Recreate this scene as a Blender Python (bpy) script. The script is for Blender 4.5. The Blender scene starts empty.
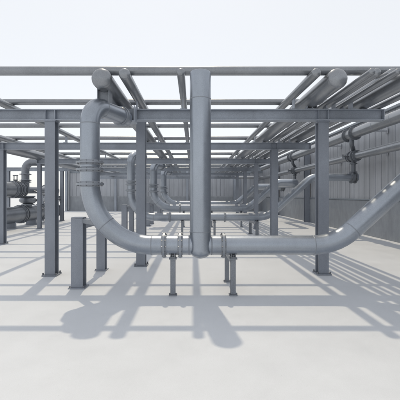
import bpy, bmesh, math, random
from mathutils import Vector, Matrix
random.seed(7)
R = math.radians
SC = bpy.context.scene
COL = SC.collection
F, VX, VY, EYE = 346.0, 193.0, 195.0, 1.7        # lens and eye of the photograph, in its own pixels / metres

# ------------------------------------------------------------------ materials
def nodes(name):
    m = bpy.data.materials.new(name); m.use_nodes = True
    nt = m.node_tree
    return m, nt, nt.nodes['Principled BSDF']

def noise(nt, scale, detail=4, rough=.6, stretch=None):
    tc = nt.nodes.new('ShaderNodeTexCoord')
    gm = nt.nodes.new('ShaderNodeNewGeometry')
    n = nt.nodes.new('ShaderNodeTexNoise')
    n.inputs['Scale'].default_value = scale; n.inputs['Detail'].default_value = detail
    n.inputs['Roughness'].default_value = rough
    mp = nt.nodes.new('ShaderNodeMapping')
    if stretch: mp.inputs['Scale'].default_value = stretch
    nt.links.new(gm.outputs['Position'], mp.inputs['Vector'])
    nt.links.new(mp.outputs['Vector'], n.inputs['Vector'])
    return n

def ramp(nt, src, stops):
    r = nt.nodes.new('ShaderNodeValToRGB')
    while len(r.color_ramp.elements) < len(stops): r.color_ramp.elements.new(.5)
    for e, (p, c) in zip(r.color_ramp.elements, stops):
        e.position = p; e.color = (c, c, c, 1) if not isinstance(c, tuple) else c + (1,)
    nt.links.new(src, r.inputs['Fac'])
    return r

def mixc(nt, mode, fac, a, b):
    x = nt.nodes.new('ShaderNodeMix'); x.data_type = 'RGBA'; x.blend_type = mode
    for sock, v in ((x.inputs[0], fac), (x.inputs[6], a), (x.inputs[7], b)):
        if hasattr(v, 'is_linked') or hasattr(v, 'links'): nt.links.new(v, sock)
        elif isinstance(v, tuple): sock.default_value = v + (1,)
        else: sock.default_value = v
    return x.outputs[2]

def steel(name, col, rough=.42, metal=.35, speck=.12, streak=.2, bump=.08):
    m, nt, p = nodes(name)
    big = noise(nt, 1.7, 5, .65, (1, 1, .45))
    fine = noise(nt, 95, 2, .7)
    dust = noise(nt, 9, 6, .7)
    a = ramp(nt, big.outputs['Fac'], [(.3, 1 - streak), (.7, 1 + streak * .45)])
    b = ramp(nt, fine.outputs['Fac'], [(.32, 1 - speck), (.68, 1 + speck * .6)])
    c = ramp(nt, dust.outputs['Fac'], [(.35, .965), (.75, 1.04)])
    x = mixc(nt, 'MULTIPLY', 1.0, col, a.outputs['Color'])
    x = mixc(nt, 'MULTIPLY', 1.0, x, b.outputs['Color'])
    x = mixc(nt, 'MULTIPLY', 1.0, x, c.outputs['Color'])
    nt.links.new(x, p.inputs['Base Color'])
    rr = ramp(nt, dust.outputs['Fac'], [(.3, rough - .04), (.75, rough + .07)])
    nt.links.new(rr.outputs['Color'], p.inputs['Roughness'])
    p.inputs['Metallic'].default_value = metal
    bp = nt.nodes.new('ShaderNodeBump'); bp.inputs['Strength'].default_value = bump
    bp.inputs['Distance'].default_value = .004
    nt.links.new(fine.outputs['Fac'], bp.inputs['Height'])
    nt.links.new(bp.outputs['Normal'], p.inputs['Normal'])
    return m

M = {}
M['pipe'] = steel('painted_pipe_steel', (.375, .41, .465), .31, .8, .09, .14, .06)
M['weld'] = steel('weld_bead_steel', (.31, .335, .375), .42, .45)
M['rack'] = steel('overhead_pipe_steel', (.31,.325,.35), .3, .7, .14, .16, .08)
M['column'] = steel('painted_column_steel', (.285, .31, .36), .45, .25, .1, .18, .08)
M['beam'] = steel('painted_beam_steel', (.365, .40, .46), .42, .25, .18, .2)
M['support'] = steel('painted_support_steel', (.27,.29,.325), .42, .3, .2, .2)
M['flange'] = steel('flange_steel', (.31,.335,.375), .38, .45)
M['dark'] = steel('dark_iron', (.18, .195, .22), .45, .4)
M['bolt'] = steel('bolt_steel', (.21, .22, .24), .35, .7)
M['header'] = steel('header_pipe_steel', (.27,.29,.325), .34, .55, .2, .2)
M['wallpipe'] = steel('wall_pipe_steel', (.31,.325,.35), .3, .7, .14, .16, .08)

def wallmat(name, col, sc=(1, 1, .12), amt=.18, rough=.6):
    m, nt, p = nodes(name)
    s = noise(nt, 3.0, 6, .65, sc); g = noise(nt, 60, 3, .7); l = noise(nt, .5, 4, .6)
    x = mixc(nt, 'MULTIPLY', 1.0, col, ramp(nt, s.outputs['Fac'], [(.3, 1 - amt), (.7, 1 + amt * .6)]).outputs['Color'])
    x = mixc(nt, 'MULTIPLY', 1.0, x, ramp(nt, g.outputs['Fac'], [(.3, .9), (.7, 1.07)]).outputs['Color'])
    x = mixc(nt, 'MULTIPLY', 1.0, x, ramp(nt, l.outputs['Fac'], [(.3, .9), (.7, 1.06)]).outputs['Color'])
    nt.links.new(x, p.inputs['Base Color'])
    p.inputs['Roughness'].default_value = rough
    bp = nt.nodes.new('ShaderNodeBump'); bp.inputs['Strength'].default_value = .2; bp.inputs['Distance'].default_value = .006
    nt.links.new(g.outputs['Fac'], bp.inputs['Height']); nt.links.new(bp.outputs['Normal'], p.inputs['Normal'])
    return m
M['concrete'] = wallmat('plinth_concrete', (.31, .33, .36), (1, 1, .5), .16, .8)
M['clad'] = wallmat('cladding_sheet', (.41, .43, .47), (1, 1, .08), .2, .5)
M['coping'] = wallmat('coping_metal', (.23, .26, .3), (1, 1, 1), .12, .45)

def floormat():
    m, nt, p = nodes('white_roof_coating')
    big = noise(nt, .35, 6, .6); mid = noise(nt, 2.2, 7, .7); fine = noise(nt, 130, 2, .7)
    sp = noise(nt, 26, 3, .8)
    x = mixc(nt, 'MULTIPLY', 1.0, FLOOR, ramp(nt, big.outputs['Fac'], [(.3, .955), (.7, 1.025)]).outputs['Color'])
    x = mixc(nt, 'MULTIPLY', 1.0, x, ramp(nt, mid.outputs['Fac'], [(.25, .95), (.75, 1.02)]).outputs['Color'])
    x = mixc(nt, 'MULTIPLY', 1.0, x, ramp(nt, fine.outputs['Fac'], [(.3, .95), (.7, 1.03)]).outputs['Color'])
    x = mixc(nt, 'MULTIPLY', 1.0, x, ramp(nt, sp.outputs['Fac'], [(.24, .86), (.34, 1.0)]).outputs['Color'])
    nt.links.new(x, p.inputs['Base Color'])
    rr = ramp(nt, mid.outputs['Fac'], [(.3, .5), (.7, .72)])
    nt.links.new(rr.outputs['Color'], p.inputs['Roughness'])
    bp = nt.nodes.new('ShaderNodeBump'); bp.inputs['Strength'].default_value = .25; bp.inputs['Distance'].default_value = .004
    nt.links.new(fine.outputs['Fac'], bp.inputs['Height']); nt.links.new(bp.outputs['Normal'], p.inputs['Normal'])
    return m
FLOOR = (.64, .665, .705)
M['floor'] = floormat()

# ------------------------------------------------------------------ mesh helpers
def link(name, bm, mat, parent=None, smooth=None, bevel=0):
    bmesh.ops.recalc_face_normals(bm, faces=bm.faces[:])
    me = bpy.data.meshes.new(name); bm.to_mesh(me); bm.free()
    me.materials.append(M[mat] if isinstance(mat, str) else mat)
    o = bpy.data.objects.new(name, me); COL.objects.link(o)
    if parent:
        o.parent = parent
        o.matrix_parent_inverse = Matrix.Translation(parent.location).inverted()
    if smooth is not None:
        for f in me.polygons: f.use_smooth = True
        me.set_sharp_from_angle(angle=R(smooth))
    if bevel:
        b = o.modifiers.new('bevel', 'BEVEL'); b.width = bevel; b.segments = 2; b.limit_method = 'ANGLE'; b.harden_normals = False
    return o

def thing(name, label, cat, loc=(0, 0, 0), group=None):
    o = bpy.data.objects.new(name, None); COL.objects.link(o)
    o.empty_display_size = .2; o.location = loc
    o['label'] = label; o['category'] = cat; o['kind'] = 'thing'
    if group: o['group'] = group
    return o

def box(bm, x0, x1, y0, y1, z0, z1):
    v = [bm.verts.new(p) for p in ((x0,y0,z0),(x1,y0,z0),(x1,y1,z0),(x0,y1,z0),(x0,y0,z1),(x1,y0,z1),(x1,y1,z1),(x0,y1,z1))]
    for f in ((0,1,2,3),(4,5,6,7),(0,1,5,4),(1,2,6,5),(2,3,7,6),(3,0,4,7)): bm.faces.new([v[i] for i in f])

def obox(bm, a, b, w, z0, z1):
    """a level bar from a to b (plan points), w wide"""
    a, b = Vector((a[0], a[1])), Vector((b[0], b[1])); d = (b - a).normalized(); n = Vector((-d.y, d.x)) * w / 2
    ps = [a + n, a - n, b - n, b + n]
    lo = [bm.verts.new((p.x, p.y, z0)) for p in ps]; hi = [bm.verts.new((p.x, p.y, z1)) for p in ps]
    bm.faces.new(lo); bm.faces.new(hi)
    for i in range(4):
        j = (i + 1) % 4; bm.faces.new((lo[i], lo[j], hi[j], hi[i]))

def prism(bm, prof, axis, t0, t1):
    """closed profile (u,v) pushed along an axis"""
    def P(u, v, t): return {'x': (t, u, v), 'y': (u, t, v), 'z': (u, v, t)}[axis]
    a = [bm.verts.new(P(u, v, t0)) for u, v in prof]; b = [bm.verts.new(P(u, v, t1)) for u, v in prof]
    n = len(prof)
    bm.faces.new(a); bm.faces.new(b)
    for i in range(n):
        j = (i + 1) % n; bm.faces.new((a[i], a[j], b[j], b[i]))

def hprof(cu, cv, w, h, tf, tw):
    """H section: flanges span u, web runs along v"""
    W, H, T = w / 2, h / 2, tw / 2
    pts = [(-W,-H),(W,-H),(W,-H+tf),(T,-H+tf),(T,H-tf),(W,H-tf),(W,H),(-W,H),(-W,H-tf),(-T,H-tf),(-T,-H+tf),(-W,-H+tf)]
    return [(cu + u, cv + v) for u, v in pts]

def fillet(pts, rads, step=R(6)):
    """polyline with rounded corners -> (points, joints) ; joints are (point, tangent) at each bend end"""
    pts = [Vector(p) for p in pts]; out = [pts[0]]; joints = []
    for i in range(1, len(pts) - 1):
        p, a, b = pts[i], (pts[i-1] - pts[i]).normalized(), (pts[i+1] - pts[i]).normalized()
        r = rads[i-1]
        th = math.pi - a.angle(b)
        if th < .01 or r == 0: out.append(p); continue
        t = r * math.tan(th / 2)
        s, e = p + a * t, p + b * t
        c = p + (a + b).normalized() * (r / math.cos(th / 2))
        n = max(3, int(th / step))
        u = (s - c)
        ax = u.cross(e - c).normalized()
        for k in range(n + 1): out.append(c + Matrix.Rotation(th * k / n, 3, ax) @ u)
        joints += [(s, -a), (e, b)]
    out.append(pts[-1])
    return out, joints

def sweep(bm, pts, r, n=32, cap0='flat', cap1='flat'):
    pts = [Vector(p) for p in pts]
    tan = []
    for i in range(len(pts)):
        t = Vector()
        if i: t += (pts[i] - pts[i-1]).normalized()
        if i < len(pts) - 1: t += (pts[i+1] - pts[i]).normalized()
        tan.append(t.normalized())
    nrm = Vector((0, 0, 1)) if abs(tan[0].z) < .9 else Vector((0, 1, 0))
    nrm = (nrm - tan[0] * nrm.dot(tan[0])).normalized()
    rings, radii = [], (r if isinstance(r, (list, tuple)) else [r] * len(pts))
    frames = []
    for i, p in enumerate(pts):
        if i:
            q = tan[i-1].rotation_difference(tan[i]); nrm = q @ nrm
            nrm = (nrm - tan[i] * nrm.dot(tan[i])).normalized()
        bi = tan[i].cross(nrm); frames.append((nrm.copy(), bi))
        rings.append([bm.verts.new(p + (nrm * math.cos(2*math.pi*k/n) + bi * math.sin(2*math.pi*k/n)) * radii[i]) for k in range(n)])
    for a, b in zip(rings, rings[1:]):
        for k in range(n):
            j = (k + 1) % n; bm.faces.new((a[k], a[j], b[j], b[k]))
    for end, cap, idx, s in ((rings[0], cap0, 0, -1), (rings[-1], cap1, -1, 1)):
        if cap == 'flat': bm.faces.new(end)
        elif cap == 'dome':
            prev = end; p, (u, w), t, rr = pts[idx], frames[idx], tan[idx] * s, radii[idx]
            for q in range(1, 6):
                ang = q / 6 * math.pi / 2
                ring = [bm.verts.new(p + t * rr * .75 * math.sin(ang) + (u * math.cos(2*math.pi*k/n) + w * math.sin(2*math.pi*k/n)) * rr * math.cos(ang)) for k in range(n)]
                for k in range(n):
                    j = (k + 1) % n; bm.faces.new((prev[k], prev[j], ring[j], ring[k]))
                prev = ring
            bm.faces.new(prev)

def seg(bm, c, d, length, r, n=32, ends=('flat', 'flat')):
    c, d = Vector(c), Vector(d).normalized(); sweep(bm, [c - d * length / 2, c + d * length / 2], r, n, *ends)

def hexes(bm, c, d, rad, size, length, count, rot=0):
    c, d = Vector(c), Vector(d).normalized()
    u = d.orthogonal().normalized(); w = d.cross(u)
    for k in range(count):
        a = 2 * math.pi * (k + .5) / count + rot
        seg(bm, c + (u * math.cos(a) + w * math.sin(a)) * rad, d, length, size, 6)

def bead(parent, p, t, r, n=32):
    bm = bmesh.new(); p, t = Vector(p), Vector(t).normalized()
    w = .011
    sweep(bm, [p - t*w, p - t*w*.4, p + t*w*.4, p + t*w], [r*.99, r + .005, r + .005, r*.99], n, None, None)
    return link('weld_bead', bm, 'weld', parent, 50)

def flange(parent, p, t, r, thick=.035, ratio=1.36, bolts=8, bolt_parts=False, mat='flange', n=40):
    bm = bmesh.new(); p, t = Vector(p), Vector(t).normalized(); h = thick / 2; ro = r * ratio
    # raised hub each side so that it reads as a forged weld-neck ring
    sweep(bm, [p - t*(h+.03), p - t*h*1.001, p - t*h, p + t*h, p + t*h*1.001, p + t*(h+.03)],
          [r*1.01, r*1.09, ro, ro, r*1.09, r*1.01], n, None, None)
    if bolts and not bolt_parts: hexes(bm, p, t, (r + ro) / 2 * 1.04, max(.010, r*.06), thick + .034, bolts)
    f = link('flange', bm, mat, parent, 35)
    if bolt_parts:
        u = t.orthogonal().normalized(); w = t.cross(u)
        for k in range(bolts):
            a = 2 * math.pi * (k + .5) / bolts; b = bmesh.new()
            seg(b, p + (u*math.cos(a) + w*math.sin(a)) * (r + ro)/2*1.03, t, thick + .036, .0105, 6)
            link('bolt', b, 'bolt', f)
    return f

def at(x, y, depth): return Vector(((x - VX) * depth / F, depth, EYE - (y - VY) * depth / F))

# ------------------------------------------------------------------ setting
bm = bmesh.new()
S = 900
vs = [bm.verts.new(p) for p in ((-S, -60, 0), (S, -60, 0), (S, 1500, 0), (-S, 1500, 0))]
bm.faces.new(vs)
o = link('floor', bm, 'floor'); o['kind'] = 'structure'; o['label'] = 'white coated rooftop deck striped with soft shadows'

WALL_X, BACK_Y, LEFT_END = 7.33, 36.7, -13.5
PL, WT, BT = 1.47, 4.85, 5.05

def cladding(bm, along, fixed, t0, t1, z0, z1, face, pitch=.46):
    """sheet with standing seams: profile across the wall pushed upward; face = outward sign"""
    pts = [(t0, 0.0)]
    t = t0 + pitch / 2
    while t < t1 - .05:
        pts += [(t - .026, 0), (t - .014, -.035), (t + .014, -.035), (t + .026, 0)]
        t += pitch
    pts.append((t1, 0.0))
    def P(t, d, z): return (t, fixed + face * d, z) if along == 'x' else (fixed + face * d, t, z)
    a = [bm.verts.new(P(t, d, z0)) for t, d in pts]; b = [bm.verts.new(P(t, d, z1)) for t, d in pts]
    for i in range(len(pts) - 1): bm.faces.new((a[i], a[i+1], b[i+1], b[i]))
    # body behind the sheet
    ba = [bm.verts.new(P(t, -.1, z)) for t, z in ((t0, z0), (t1, z0), (t1, z1), (t0, z1))]
    bm.faces.new(ba)
    for q, w in ((a, (ba[0], ba[1])), (b, (ba[3], ba[2]))): bm.faces.new(list(q) + [w[1], w[0]])

w = thing('boundary_wall', 'grey wall along the right side, seamed metal sheets above a smooth concrete plinth', 'wall', (WALL_X, 15, 0))
bm = bmesh.new(); box(bm, WALL_X, WALL_X + .3, -6, BACK_Y - .01, 0, PL); link('plinth', bm, 'concrete', w, bevel=.015)
bm = bmesh.new(); cladding(bm, 'y', WALL_X + .05, -6, BACK_Y - .02, PL + .003, WT, -1); link('cladding', bm, 'clad', w)
bm = bmesh.new(); box(bm, WALL_X - .06, WALL_X + .34, -6, BACK_Y - .03, WT + .002, WT + .1); link('coping', bm, 'coping', w, bevel=.01)
bm = bmesh.new(); box(bm, WALL_X - .035, WALL_X + .049, -6, BACK_Y - .04, PL + .004, PL + .07); link('sill_flashing', bm, 'coping', w, bevel=.006)
for y in (21.8, 29.6):
    bm = bmesh.new(); prism(bm, hprof(WALL_X - .16, y, .3, .26, .03, .03), 'z', .003, 4.3); link('pilaster', bm, 'column', w)

w = thing('end_wall', 'grey metal wall closing the far end behind the pipe loops', 'wall', (-3, BACK_Y, 0))
bm = bmesh.new(); box(bm, LEFT_END, WALL_X + .3, BACK_Y, BACK_Y + .3, 0, PL + .1); link('plinth', bm, 'concrete', w, bevel=.015)
bm = bmesh.new(); cladding(bm, 'x', BACK_Y + .05, LEFT_END, WALL_X + .3, PL + .103, 4.05, -1, .45); link('cladding', bm, 'clad', w)
bm = bmesh.new(); box(bm, LEFT_END, WALL_X + .3, BACK_Y - .02, BACK_Y + .28, 4.053, 4.3)
box(bm, LEFT_END, WALL_X + .3, BACK_Y - .02, BACK_Y + .28, 4.85, BT)
box(bm, LEFT_END, WALL_X + .3, BACK_Y + .1, BACK_Y + .27, 4.3, 4.85)
x = LEFT_END + .1
while x < WALL_X:
    box(bm, x, x + .16, BACK_Y + .01, BACK_Y + .1, 4.3, 4.85); x += .52
link('vent_frieze', bm, 'coping', w)
bm = bmesh.new()
for x in (-13.4, -8.2, -5.3, -.6, 4.4): box(bm, x - .12, x + .12, BACK_Y - .16, BACK_Y - .021, .003, 4.9)
for i, x in enumerate((-13.4, -8.2, -5.3, -.6, 4.4)):
    b2 = bmesh.new(); box(b2, x - .12, x + .12, BACK_Y - .16, BACK_Y - .022, .003, 4.9); link('pilaster', b2, 'beam', w)
bm.free()
bm = bmesh.new(); box(bm, LEFT_END - .05, WALL_X + .3, BACK_Y - .08, BACK_Y + .34, BT + .002, BT + .1); link('coping', bm, 'coping', w)

# ------------------------------------------------------------------ steel frame
BB, BTOP = 3.27, 3.505
ROWS = [7.35, 12.0, 17.4, 22.7, 28.1, 33.5]
ROWN = ['nearest', 'second', 'third', 'fourth', 'fifth', 'farthest']
BEAM_X = [(-13.5, 4.0), (-13.5, 4.05), (-7.86, 4.2), (-14.5, 4.4), (-9, 4.6), (-9, 4.8)]
for i, (y, nm, (x0, x1)) in enumerate(zip(ROWS, ROWN, BEAM_X)):
    lab = {0: 'wide grey steel beam nearest the camera, resting on the two tall front columns'}.get(i, f'grey steel roof beam crossing the deck, {nm} one back from the camera')
    t = thing('roof_beam', lab, 'beam', ((x0 + x1) / 2, y, BB), 'steel beams crossing under the overhead pipes')
    bm = bmesh.new(); prism(bm, hprof(y, (BB + BTOP) / 2, .2, BTOP - BB, .022, .016), 'x', x0, x1); link('girder', bm, 'beam', t, bevel=.004 if i < 2 else 0)
    bm = bmesh.new(); box(bm, x1 + .001, x1 + .018, y - .1, y + .1, BB - .003, BTOP + .003); link('end_plate', bm, 'beam', t)
    if i < 3:
        for sx in ((-3.1, -2.9, 2.64, 2.84), (-6.72, -6.54, 2.72, 2.9), (-7.8, 3.17))[i]:
            bm = bmesh.new(); box(bm, sx - .006, sx + .006, y - .097, y - .009, BB + .023, BTOP - .023); link('stiffener', bm, 'beam', t)

def column(x, y, top, label, w=.215, d=.215, detail=True, plate=True, group='tall steel columns under the roof beams'):
    t = thing('steel_column', label, 'column', (x, y, 0), group)
    bm = bmesh.new(); prism(bm, hprof(x, y, w, d, .022, .018), 'z', .026, top - .022); link('shaft', bm, 'column', t, bevel=.004 if detail else 0)
    bm = bmesh.new(); box(bm, x - w*.72, x + w*.72, y - d*.72, y + d*.72, .003, .025); link('base_plate', bm, 'column', t, bevel=.003 if detail else 0)
    bm = bmesh.new(); box(bm, x - w*.58, x + w*.58, y - d*.58, y + d*.58, top - .021, top - .002); link('cap_plate', bm, 'column', t)
    if detail:
        for sx in (-1, 1):
            for sy in (-1, 1):
                bm = bmesh.new(); seg(bm, (x + sx*w*.62, y + sy*d*.56, .045), (0, 0, 1), .05, .018, 6); link('anchor_bolt', bm, 'bolt', t)
    return t
column(-3.0, 7.35, BB, 'tall blue-grey column left of the tall pipe elbow, nearest on the left')
column(2.78, 7.46, BB, 'tall blue-grey column standing behind the rising bend of the front pipe loop')
column(-1.245, 8.35, 3.70, 'blue-grey column between the left pipe elbow and the central riser')
column(-6.63, 12.0, BB, 'column at the left edge in front of the fat flanged headers', .22, .22)
column(2.81, 12.0, BB, 'column just left of the front right column, in the second row', .22, .22)
column(-7.72, 17.4, BB, 'slim column behind the riser elbow of the left headers', .17, .17, False)
column(-12.1, 22.7, BB, 'slim column at the far left, behind the upper header', .16, .16, False)
column(3.17, 17.4, BB, 'third column back on the right, between two rising pipes', .2, .2, False)
column(-8.6, 22.7, BB, 'far left column standing clear near the end of the grey wall', .2, .2, False)
column(3.42, 22.7, BB, 'fourth column back on the right, thin in the distance', .2, .2, False)
column(3.6, 28.1, BB, 'thinnest and farthest right column, in front of the end wall', .2, .2, False)

# purlins
PZ = 3.97
PY = [6.335, 8.45, 11.3, 13.8, 16.4, 18.95, 21.5, 24.05, 26.6, 29.2]
PN = ['front', 'second', 'third', 'fourth', 'fifth', 'sixth', 'seventh', 'eighth', 'ninth', 'last']
for i, (y, nm) in enumerate(zip(PY, PN)):
    lab = 'front grey rail against the open sky, first to cross over the overhead pipes' if i == 0 else f'slim round tube crossing on top of the overhead pipes, {nm} from the front'
    x0, x1 = -14 if i < 4 else -7.5, 3.75 if i else 4.5
    bm = bmesh.new()
    if i == 0: sweep(bm, [(x0, y, PZ), (x1, y, PZ)], .08, 24)
    else: sweep(bm, [(x0, y, PZ), (x1, y, PZ)], .072, 20)
    t = thing('purlin', lab, 'cross tube', (0, y, PZ), 'tubes laid across the overhead pipes')
    link('tube', bm, 'rack', t, 40)
    b2 = bmesh.new(); seg(b2, (x1 + .012, y, PZ), (1, 0, 0), .02, .086, 24); link('end_cap', b2, 'dark', t)

# overhead lengthwise pipes: slope in the picture gives x
UNDER = 2.197                                     # underside of the cross tubes above eye height
def overhead(label, ratio, r, a=None, y0=None, y1=34.6, mat='rack', rings=()):
    a = UNDER - r if a is None else a
    h = EYE + a; x = ratio * a
    if y0 is None: y0 = F * (a + r) / 127 - r * .45
    t = thing('overhead_pipe', label, 'pipe', (x, y0, h), 'pipes running lengthwise overhead')
    bm = bmesh.new(); n = 40 if r > .12 else 24
    sweep(bm, [(x, y0 + r * .62 * (1 - math.cos(q)), h) for q in [k * math.pi / 16 for k in range(1, 9)]] + [(x, y0 + 2.2, h), (x, y1, h)], [r * math.sin(k * math.pi / 16) for k in range(1, 9)] + [r, r], n); link('pipe_run', bm, mat, t, 40)
    for y in rings: bead(t, (x, y, h), (0, 1, 0), r)
    for k, y in enumerate(ROWS[:4]):
        gap = h - r - BTOP
        if not BEAM_X[k][0] < x < BEAM_X[k][1] - .06 or gap < .015 or y < y0 + .5: continue
        bm = bmesh.new(); hs = min(.1, r * .8); th = min(.012, gap * .5)
        if gap > .03: box(bm, x - .008, x + .008, y - .09, y + .09, BTOP + th, h - r * .97)
        box(bm, x - hs, x + hs, y - .095, y + .095, BTOP + .002, BTOP + th)
        if r > .15:
            for q in (-.1, .1): box(bm, x + q - .006, x + q + .006, y - .085, y + .085, BTOP + th, h - r * .8)
        link('pipe_shoe', bm, 'beam', t)
    return t
overhead('fat overhead pipe running back above the tall left elbow', -.785, .176, rings=(8.4, 13.0, 18.6, 25))
overhead('thin overhead pipe just right of the fat left one', -.567, .1, rings=(10.0,))
overhead('thinnest overhead pipe, just left of the central riser', -.1, .072)
overhead('slim overhead pipe beside the fattest one, on its left', 1.01, .082, rings=(10.5,))
overhead('fattest overhead pipe, running back on the right half of the rack', 1.24, .178, rings=(8.3, 13.8, 20))
overhead('thin overhead pipe, second one to the right of the fattest', 1.5, .07, 1.99)
overhead('thinnest pipe squeezed low against the right flank of the fattest overhead pipe', 1.45, .052, 1.93)
overhead('thin low pipe tucked between two slim ones right of the fattest overhead pipe', 1.66, .048, 1.9)
overhead('slim overhead pipe midway between the two fat right pipes', 1.64, .085, 2.04)
overhead('medium overhead pipe near the beam end on the right', 1.85, .145, 1.965, 3.2, rings=(8.6, 14))
overhead('thin outer overhead pipe at the very tip of the beams', 2.1, .062, 1.875, 3.0)
overhead('slim overhead pipe at upper left, left of the nearest left column', -2.08, .085)
overhead('thin overhead pipe farthest left near the front', -3.36, .1)
overhead('fat overhead pipe above the left headers', -3.95, .23, None, 12.6, rings=(16, 20))

# bracket on the front beam taking the end of the front loop's nozzle
bx = -1.37
t = thing('saddle_bracket', 'boxy plate bracket on the front beam beside the fat left pipe', 'bracket', (bx, 7.15, 3.2))
for q in (-1, 1):
    bm = bmesh.new(); box(bm, bx + q*.19 - .01, bx + q*.19 + .01, 6.93, 7.247, 3.20, 3.50); link('side_plate', bm, 'beam', t, bevel=.002)
bm = bmesh.new(); box(bm, bx - .2, bx + .2, 6.93, 7.247, 3.18, 3.199); link('bottom_plate', bm, 'beam', t)
bm = bmesh.new(); box(bm, bx - .179, bx + .179, 7.20, 7.246, 3.2, 3.49); link('back_plate', bm, 'beam', t)

# ------------------------------------------------------------------ pipe loops
def loop(y, r, xl, low, top, xr, up, xend, label, near=False, flx=(), tail=None):
    t = thing('pipe_loop', label, 'pipe loop', (xl, y, 0), 'expansion pipe loops standing one behind another')
    rise = up - low; run = rise / math.tan(R(42))
    hd = Vector((.335, .942, 0)).normalized()
    e = Vector((xl, y, top)) + hd * 1.14
    pts = [e, (xl, y, top), (xl, y, low), (xr, y, low), (xr + run, y, up), (xend, y, up)]
    BR_ = 1.05 if near else .95
    rads = [.34, BR_, 1.0, .5]
    if tail: pts[-1:] = [(xend, y, up), (xend, tail, up), (6.72, tail, up)]; rads += [.3, .3]
    path, joints = fillet(pts, rads)
    n = 48 if near else 28
    bm = bmesh.new(); sweep(bm, path, r, n, 'dome', 'flat'); link('pipe_run', bm, 'pipe', t, 40)
    for p, d in joints[:6] if not near else joints: bead(t, p, d, r, n)
    # mid-bend seam of the large lower elbow
    c = Vector((xl + BR_, y, low + BR_)); a = R(222)
    bead(t, c + Vector((math.cos(a), 0, math.sin(a))) * BR_, Vector((math.sin(a), 0, -math.cos(a))), r, n)
    for z in (2.25, 2.13, 1.885):
        flange(t, (xl, y, z), (0, 0, 1), r, .036 if z < 2 else .028, 1.42, 12 if near else 8, near)
    for x in flx: flange(t, (x, y, low), (1, 0, 0), r, .034, 1.36, 12 if near else 8, near)
    # top nozzle flange
    flange(t, Vector((xl, y, top)) + hd * .98, hd, r, .03, 1.2, 0, False)
    if not near and not tail: flange(t, (xend - .25, y, up), (1, 0, 0), r, .04, 1.6, 8, False, 'dark'); flange(t, (xend - .1, y, up), (1, 0, 0), r, .04, 1.6, 8, False, 'dark')
    return t
Y1 = 5.88
L1 = loop(Y1, .163, -1.75, .85, 3.25, 2.42, 2.42, 6.7, 'nearest and largest pipe loop, carrying the thick central riser', True, (at(164.3, 0, Y1).x, at(180.4, 0, Y1).x, at(223, 0, Y1).x))
# central riser: tee, straight run and bend back over the deck
rx, rr = at(200.3, 0, Y1).x, .177
bm = bmesh.new(); sweep(bm, [(rx, Y1 - .05, .765), (rx, Y1 - .05, .79), (rx, Y1 - .05, 3.72), (rx, Y1 - .05, 3.745), (rx, Y1 - .05, 3.763), (rx, Y1 - .05, 3.77)], [rr, rr, rr, rr, rr - .006, rr - .02], 56, 'dome', 'flat'); link('riser_pipe', bm, 'pipe', L1, 40)
bead(L1, (rx, Y1 - .05, 1.085), (0, 0, 1), rr, 56); bead(L1, (rx, Y1 - .05, 3.31), (0, 0, 1), rr, 56)
for s in (-1, 1): bead(L1, (rx + s * .19, Y1, .85), (1, 0, 0), .164, 48)
loop(14.15, .155, -2.54, .8, 3.36, 3.05, 2.42, 6.72, 'second pipe loop from the front, its low run just behind the central riser', False, (-.95, 1.3))
loop(18.6, .195, -2.12, 1.0, 3.34, 3.0, 2.37, 5.55, 'third pipe loop from the front, between the second and the farthest', False, (-.7,), 22.5)
loop(23.7, .205, -2.02, 1.1, 3.34, 3.0, 2.27, 6.3, 'farthest pipe loop, smallest and close to the end wall', False, ())

# ------------------------------------------------------------------ supports
def clamp(parent, x, y, low, r, w=.09):
    bm = bmesh.new()
    box(bm, x - w/2, x + w/2, y - .085, y + .085, low - r - .05, low - r - .026)
    for s in (-1, 1): box(bm, x + s*w*.36 - .006, x + s*w*.36 + .006, y - .1, y - .07, low - r - .03, low - r + .075); box(bm, x + s*w*.36 - .006, x + s*w*.36 + .006, y + .07, y + .1, low - r - .03, low - r + .075)
    box(bm, x - .006, x + .006, y - .07, y + .07, low - r - .03, low - r + .006)
    link('pipe_clamp', bm, 'dark', parent)

def leg(parent, x, y, top, w, mat='support', plate=1.0, name='leg'):
    bm = bmesh.new(); prism(bm, hprof(x, y, w, w, w*.1, w*.1), 'z', .019, top); l = link(name, bm, mat, parent, bevel=.003)
    if plate:
        bm = bmesh.new(); box(bm, x - w*.8*plate, x + w*.8*plate, y - w*.8*plate, y + w*.8*plate, .003, .018); link('base_plate', bm, mat, l, bevel=.002)
        for sx in (-1, 1):
            bm = bmesh.new(); seg(bm, (x + sx*w*.66*plate, y - w*.62*plate, .03), (0, 0, 1), .035, .011, 6); link('anchor_bolt', bm, 'bolt', l)
    return l

def support(x, y, low, r, label, rear=None, w=.085, group='small posts under the low pipe runs'):
    t = thing('pipe_support', label, 'support', (x, y, 0), group)
    top = low - r - .05
    leg(t, x, y, top - .021, w)
    bm = bmesh.new(); box(bm, x - w*.75, x + w*.75, y - w*1.0, y + w*1.0, top - .02, top - .002); link('cap_plate', bm, 'support', t)
    clamp(t, x, y, low, r)
    if rear:
        leg(t, rear[0], rear[1], top - .105, w)
        bm = bmesh.new(); obox(bm, (x, y + w*.51), (rear[0], rear[1] + w/2), w*.9, top - .1, top - .022); link('arm', bm, 'support', t)
    return t
support(at(173, 0, Y1).x, Y1, .85, .163, 'small single post under the front pipe, left of the central riser')
support(at(233, 0, Y1).x, Y1, .85, .163, 'two-legged post under the front pipe, right of the central riser', (at(227, 0, 6.8).x, 6.8))
support(-.44, 14.15, .8, .155, 'small post under the second loop, left of the central riser')
support(.88, 14.15, .8, .155, 'small post under the second loop, just right of the central riser')
support(2.62, 14.15, .8, .155, 'two-legged post under the second loop near its rising bend', (2.5, 15.1), .11)
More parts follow.
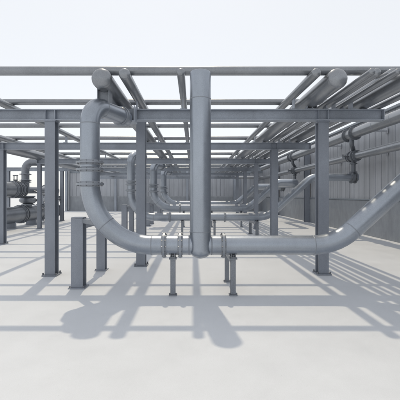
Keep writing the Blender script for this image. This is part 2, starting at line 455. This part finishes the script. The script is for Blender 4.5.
support(-.5, 18.6, 1.0, .195, 'small post under the third loop, left of the central riser')
support(1.0, 18.6, 1.0, .195, 'small post under the third loop, right of the central riser')
support(2.6, 18.6, 1.0, .195, 'small post under the third loop near its rising bend')
support(1.1, 23.7, 1.1, .205, 'small post under the farthest loop')

def stand(dx, dy, label, w=.22):
    t = thing('elbow_stand', label, 'stand', (-2.11 + dx, 6.39 + dy, 0), 'stands bracing the lower elbows of the loops')
    a, b = (-2.11 + dx, 6.39 + dy), (-2.07 + dx, 7.84 + dy)
    leg(t, a[0], a[1], 1.275, w, 'column', .85); leg(t, b[0], b[1], 1.17, w * .86, 'column', .85)
    bm = bmesh.new(); box(bm, a[0] - w*.5, a[0] + w*.5, a[1] - w*.5, a[1] + w*.5, 1.277, 1.292); link('cap_plate', bm, 'column', t, bevel=.003)
    bm = bmesh.new(); obox(bm, (a[0] + .112, a[1] - .03), (-1.58 + dx, 5.80 + dy), .13, 1.19, 1.27); link('bracket_arm', bm, 'support', t, bevel=.004)
    bm = bmesh.new(); obox(bm, (a[0] + .02, a[1] + .112), (b[0], b[1] - .096), .12, 1.07, 1.168); link('tie_bar', bm, 'column', t, bevel=.004)
    return t
stand(0, 0, 'two-legged stand bracing the front loop elbow, nearest and squarest on the left')
stand(-.79, 8.27, 'stand bracing the second loop elbow, just left of the middle column')
stand(-.37, 12.72, 'stand bracing the third loop elbow')
stand(-.28, 17.82, 'stand bracing the farthest loop elbow')

# hanger between the fat overhead pipe and the front loop's nozzle
t = thing('pipe_hanger', 'twin flat hanger plates between the fat left pipe and the top of the front elbow', 'hanger', (-1.66, 6.28, 3.4))
for q in (-1, 1):
    bm = bmesh.new(); box(bm, -1.60 + q*.1 - .01, -1.60 + q*.1 + .01, 6.16, 6.40, 3.22, 3.63); link('hanger_plate', bm, 'support', t, bevel=.003)
bm = bmesh.new(); box(bm, -1.60 - .088, -1.60 + .088, 6.22, 6.235, 3.38, 3.6); link('back_plate', bm, 'support', t)

# ------------------------------------------------------------------ pipes along the right-hand wall
AX, AH, AR = 6.35, 4.13, .2
BX, BH, BR = 6.62, 3.29, .155
def wall_pipe(x, h, r, label, ys, fl):
    t = thing('wall_pipe', label, 'pipe', (x, 0, h), 'header pipes along the right-hand wall')
    bm = bmesh.new(); sweep(bm, [(x, -5, h), (x, 15, h), (x, 36.3, h)], r, 40); link('pipe_run', bm, 'wallpipe', t, 40)
    for y in ys: bead(t, (x, y, h), (0, 1, 0), r, 40)
    for y in fl: flange(t, (x, y, h), (0, 1, 0), r, .05, 1.38, 10, False, 'dark')
    for y in (9.2, 13.1, 17.2, 24.0, 31.0):
        bm = bmesh.new(); box(bm, x + r*.8, WALL_X + .02, y - .03, y + .03, h - .03, h + .03); box(bm, WALL_X - .01, WALL_X + .019, y - .08, y + .08, h - .1, h + .1)
        link('wall_bracket', bm, 'clad', t)
    return t
wall_pipe(AX, AH, AR, 'upper and thicker pipe running along the right-hand wall', (10.9, 12.0, 19), (13.55, 14.15, 21.8, 22.4))
wall_pipe(BX, BH, BR, 'lower and thinner pipe running along the right-hand wall', (11.2, 18), (13.95, 14.6, 22.2, 22.8))
def drop(y, plab, vlab):
    t = thing('drop_pipe', plab, 'pipe', (BX, y, 2), 'short drop pipes along the right-hand wall')
    path, _ = fillet([(AX, y - .43, AH - .1), (AX, y - .43, 3.72), (BX, y, 3.55), (BX, y, 2.38)], [.12, .12])
    bm = bmesh.new(); sweep(bm, path, .085, 24); link('pipe_run', bm, 'dark', t, 40)
    for z in (3.0, 2.64): flange(t, (BX, y, z), (0, 0, 1), .09, .03, 1.7, 6, False, 'dark', 24)
    t = thing('valve', vlab, 'valve', (BX - .05, y, BH), 'valves on the lower wall pipe')
    bm = bmesh.new(); sweep(bm, [(BX, y - .2, BH), (BX, y - .19, BH), (BX, y - .12, BH), (BX, y - .11, BH), (BX, y, BH), (BX, y + .11, BH), (BX, y + .12, BH), (BX, y + .19, BH), (BX, y + .2, BH)], [.17, .235, .235, .18, .215, .18, .235, .235, .17], 32); link('valve_body', bm, 'dark', t, 50)
    bm = bmesh.new(); seg(bm, (BX - .31, y, BH), (1, 0, 0), .24, .03, 12); link('stem', bm, 'bolt', t, 40)
    bm = bmesh.new(); X = BX - .42
    sweep(bm, [(X, y + .1*math.cos(a), BH + .1*math.sin(a)) for a in [2*math.pi*k/24 for k in range(25)]], .012, 8, None, None)
    for k in range(3):
        a = k*math.pi/3; seg(bm, (X, y, BH), (0, math.cos(a), math.sin(a)), .2, .008, 6)
    link('handwheel', bm, 'dark', t, 50)
drop(14.28, 'short dark vertical pipe tying the wall pipes to the second loop', 'dark flanged valve on the lower wall pipe, the nearer and larger one')
drop(22.5, 'short dark vertical pipe farther back, tying the wall pipes to the third loop', 'dark flanged valve on the lower wall pipe, the farther and smaller one')
bm = bmesh.new(); sweep(bm, fillet([(4.05, 33.0, 3.36), (6.9, 33.0, 3.36), (6.9, 36.4, 3.36)], [.3])[0], .13, 20)
t = thing('branch_pipe', 'short pale branch pipe below the roof near the far right corner', 'pipe', (5.4, 33, 3.36)); link('pipe_run', bm, 'wallpipe', t, 40)
flange(t, (4.12, 33.0, 3.36), (1, 0, 0), .13, .05, 1.5, 8, False, 'dark')
bm = bmesh.new(); prism(bm, hprof(4.5, 33.0, .12, .12, .012, .012), 'z', .003, 3.225); link('leg', bm, 'column', t)
bm = bmesh.new(); sweep(bm, fillet([(-13.05, 36.45, .12), (-13.05, 36.45, 5.0), (-13.05, 36.62, 5.2)], [.1])[0], .085, 16)
t = thing('downpipe', 'pale vertical downpipe at the left end of the far wall', 'downpipe', (-13.05, 36.45, 0)); link('pipe_run', bm, 'wallpipe', t, 40)

# ------------------------------------------------------------------ headers on the left
HX = -9.3
t = thing('header_pipe', 'fat lower header lying near the deck on the left, banded with flanges', 'pipe', (HX, 18, 0), 'fat flanged headers at the left')
bm = bmesh.new(); sweep(bm, [(HX, 13.4, .67), (HX, 20, .67), (HX, 23.4, .67)], .42, 48, 'dome', 'dome'); link('pipe_run', bm, 'header', t, 40)
for y in (16.35, 18.55, 18.75, 20.9, 21.15, 21.75, 22.0, 23.2): flange(t, (HX, y, .67), (0, 1, 0), .42, .07, 1.17, 16, False, 'dark' if y in (18.75, 16.35, 21.15) else 'header', 48)
for y in (14.9, 17.6, 19.9, 22.5):
    bm = bmesh.new(); box(bm, HX - .28, HX + .28, y - .07, y + .07, .02, .31); box(bm, HX - .33, HX + .33, y - .13, y + .13, .003, .02); link('saddle_foot', bm, 'column', t)
for y in (19.5, 22.6):
    bm = bmesh.new(); sweep(bm, [(HX, y, 1.0), (HX, y, 1.2)], .2, 28); link('nozzle', bm, 'header', t, 40)

t = thing('header_pipe', 'upper header at the left narrowing into a slim pipe with a flared end', 'pipe', (HX, 18, 1.97), 'fat flanged headers at the left')
UH = 1.98
bm = bmesh.new(); sweep(bm, [(HX, 13.4, UH), (HX, 18.0, UH), (HX, 18.6, UH), (HX, 19.3, UH), (HX, 21.2, UH), (HX, 21.7, UH), (HX, 21.9, UH), (HX, 23.2, UH)], [.38, .38, .36, .2, .19, .27, .33, .33], 44, 'dome', 'dome'); link('pipe_run', bm, 'header', t, 40)
for y in (16.2, 17.7, 17.95, 18.3, 18.62, 21.95, 22.2): flange(t, (HX, y, UH), (0, 1, 0), .38 if y < 19 else .33, .06, 1.18, 16, False, 'dark' if y in (17.95, 18.62) else 'header', 44)
path, joints = fillet([(HX, 19.2, UH), (HX, 19.2, 3.52), (-7.6, 19.2, 3.52), (-7.6, 27, 3.52)], [.42, .35])
bm = bmesh.new(); sweep(bm, path, .205, 32); link('riser_pipe', bm, 'header', t, 40)
for p, d in joints: bead(t, p, d, .205)
for z in (2.42, 2.52, 2.85): flange(t, (HX, 19.2, z), (0, 0, 1), .205, .035, 1.5, 10, False, 'header')
for y in (15.3, 22.9):
    for s in (-1, 1):
        bm = bmesh.new(); prism(bm, hprof(HX + s*.62, y, .12, .12, .012, .012), 'z', .003, UH + .1); link('leg', bm, 'column', t)
    bm = bmesh.new(); box(bm, HX - .7, HX + .7, y - .05, y + .05, UH - .46, UH - .345); link('cross_arm', bm, 'column', t)

def valve(y, label):
    t = thing('valve', label, 'valve', (HX, y, 1.2), 'valves between the left headers')
    bm = bmesh.new(); sweep(bm, [(HX, y, 1.14), (HX, y, 1.2), (HX, y, 1.21), (HX, y, 1.26), (HX, y, 1.34), (HX, y, 1.42), (HX, y, 1.5), (HX, y, 1.56), (HX, y, 1.57), (HX, y, 1.66)], [.34, .34, .24, .36, .45, .47, .42, .3, .38, .38], 32); link('valve_body', bm, 'header', t, 35)
    bm = bmesh.new(); seg(bm, (HX + .42, y, 1.42), (1, 0, 0), .46, .05, 12); link('stem', bm, 'bolt', t, 40)
    bm = bmesh.new(); X = HX + .66
    sweep(bm, [(X, y + .2*math.cos(a), 1.42 + .2*math.sin(a)) for a in [2*math.pi*k/24 for k in range(25)]], .022, 8, None, None)
    for k in range(3):
        a = k*math.pi/3; seg(bm, (X, y, 1.42), (0, math.cos(a), math.sin(a)), .4, .013, 6)
    link('handwheel', bm, 'dark', t, 50)
valve(19.5, 'funnel-shaped valve under the riser elbow, between the two left headers')
valve(22.6, 'funnel-shaped valve farther back between the left headers, partly behind the column')
t = thing('valve', 'small upright lever valve on top of the upper left header', 'valve', (HX, 18.15, 2.3))
bm = bmesh.new(); sweep(bm, [(HX, 18.13, 2.28), (HX, 18.13, 2.44), (HX, 18.13, 2.45), (HX, 18.13, 2.51)], [.07, .07, .11, .11], 16); link('valve_body', bm, 'dark', t, 40)
for q in (-1, 1):
    bm = bmesh.new(); seg(bm, (HX + q*.08, 18.13, 2.6), (0, 0, 1), .22, .024, 10); link('yoke_post', bm, 'dark', t, 40)
bm = bmesh.new(); seg(bm, (HX, 18.13, 2.72), (1, 0, 0), .26, .028, 10); link('lever', bm, 'dark', t, 40)
t = thing('bypass_pipe', 'thin bypass pipe looping between the two fat left headers', 'pipe', (HX, 20.6, .67))
bm = bmesh.new(); sweep(bm, fillet([(HX + .3, 20.5, .8), (HX + .62, 20.5, .95), (HX + .62, 20.5, 1.75), (HX + .62, 19.9, 1.75), (HX + .1, 19.9, 1.93)], [.12, .14, .14])[0], .06, 16); link('pipe_run', bm, 'wallpipe', t, 40)
for z in (1.2, 1.55): flange(t, (HX + .62, 20.5, z), (0, 0, 1), .06, .03, 1.9, 0, False, 'header', 20)
bm = bmesh.new(); sweep(bm, [(HX + .62, 20.5, 1.22), (HX + .62, 20.5, 1.30), (HX + .62, 20.5, 1.38), (HX + .62, 20.5, 1.46), (HX + .62, 20.5, 1.53)], [.07, .12, .14, .12, .07], 18); link('valve_body', bm, 'header', t, 40)

# ------------------------------------------------------------------ camera, light, sky
cam = bpy.data.cameras.new('camera'); co = bpy.data.objects.new('camera', cam); COL.objects.link(co)
co.location = (0, 0, EYE); co.rotation_euler = (R(90), 0, 0)
cam.sensor_width = 36; cam.lens = F / 400 * 36; cam.shift_x = (200 - VX) / 400; cam.shift_y = (VY - 200) / 400
cam.clip_start = .05; cam.clip_end = 4000
SC.camera = co

SDIR = Vector((-.15, 1.0, 2.06)).normalized()
el, az = math.asin(SDIR.z), math.atan2(SDIR.x, SDIR.y)
sl = bpy.data.lights.new('sun', 'SUN'); so = bpy.data.objects.new('sun', sl); COL.objects.link(so)
sl.energy = 1.65; sl.angle = R(.9); sl.color = (1, .87, .66)
so.rotation_euler = SDIR.to_track_quat('Z', 'Y').to_euler(); so.location = (-6, 20, 30)

W = bpy.data.worlds.new('World'); SC.world = W; W.use_nodes = True
nt = W.node_tree; bg = nt.nodes['Background']
sky = nt.nodes.new('ShaderNodeTexSky'); sky.sky_type = 'NISHITA'; sky.sun_disc = False
sky.sun_elevation = el; sky.sun_rotation = az
sky.air_density = 1.0; sky.dust_density = 1.0; sky.ozone_density = 1.0; sky.altitude = 0
hs = nt.nodes.new('ShaderNodeHueSaturation'); hs.inputs['Saturation'].default_value = .6
nt.links.new(sky.outputs['Color'], hs.inputs['Color']); 
mx = nt.nodes.new('ShaderNodeMix'); mx.data_type = 'RGBA'; mx.inputs[0].default_value = .6      # thin bright overcast veil over the sky
mx.inputs[7].default_value = (9.6, 9.6, 9.45, 1)
nt.links.new(hs.outputs['Color'], mx.inputs[6]); nt.links.new(mx.outputs[2], bg.inputs['Color'])
bg.inputs['Strength'].default_value = .12

vs_ = SC.view_settings
SC.display_settings.display_device = 'sRGB'
vs_.view_transform = 'Standard'; vs_.look = 'None'; vs_.exposure = 0.0; vs_.gamma = 1.0; vs_.use_curve_mapping = False
SC.cycles.max_bounces = 8; SC.cycles.diffuse_bounces = 4
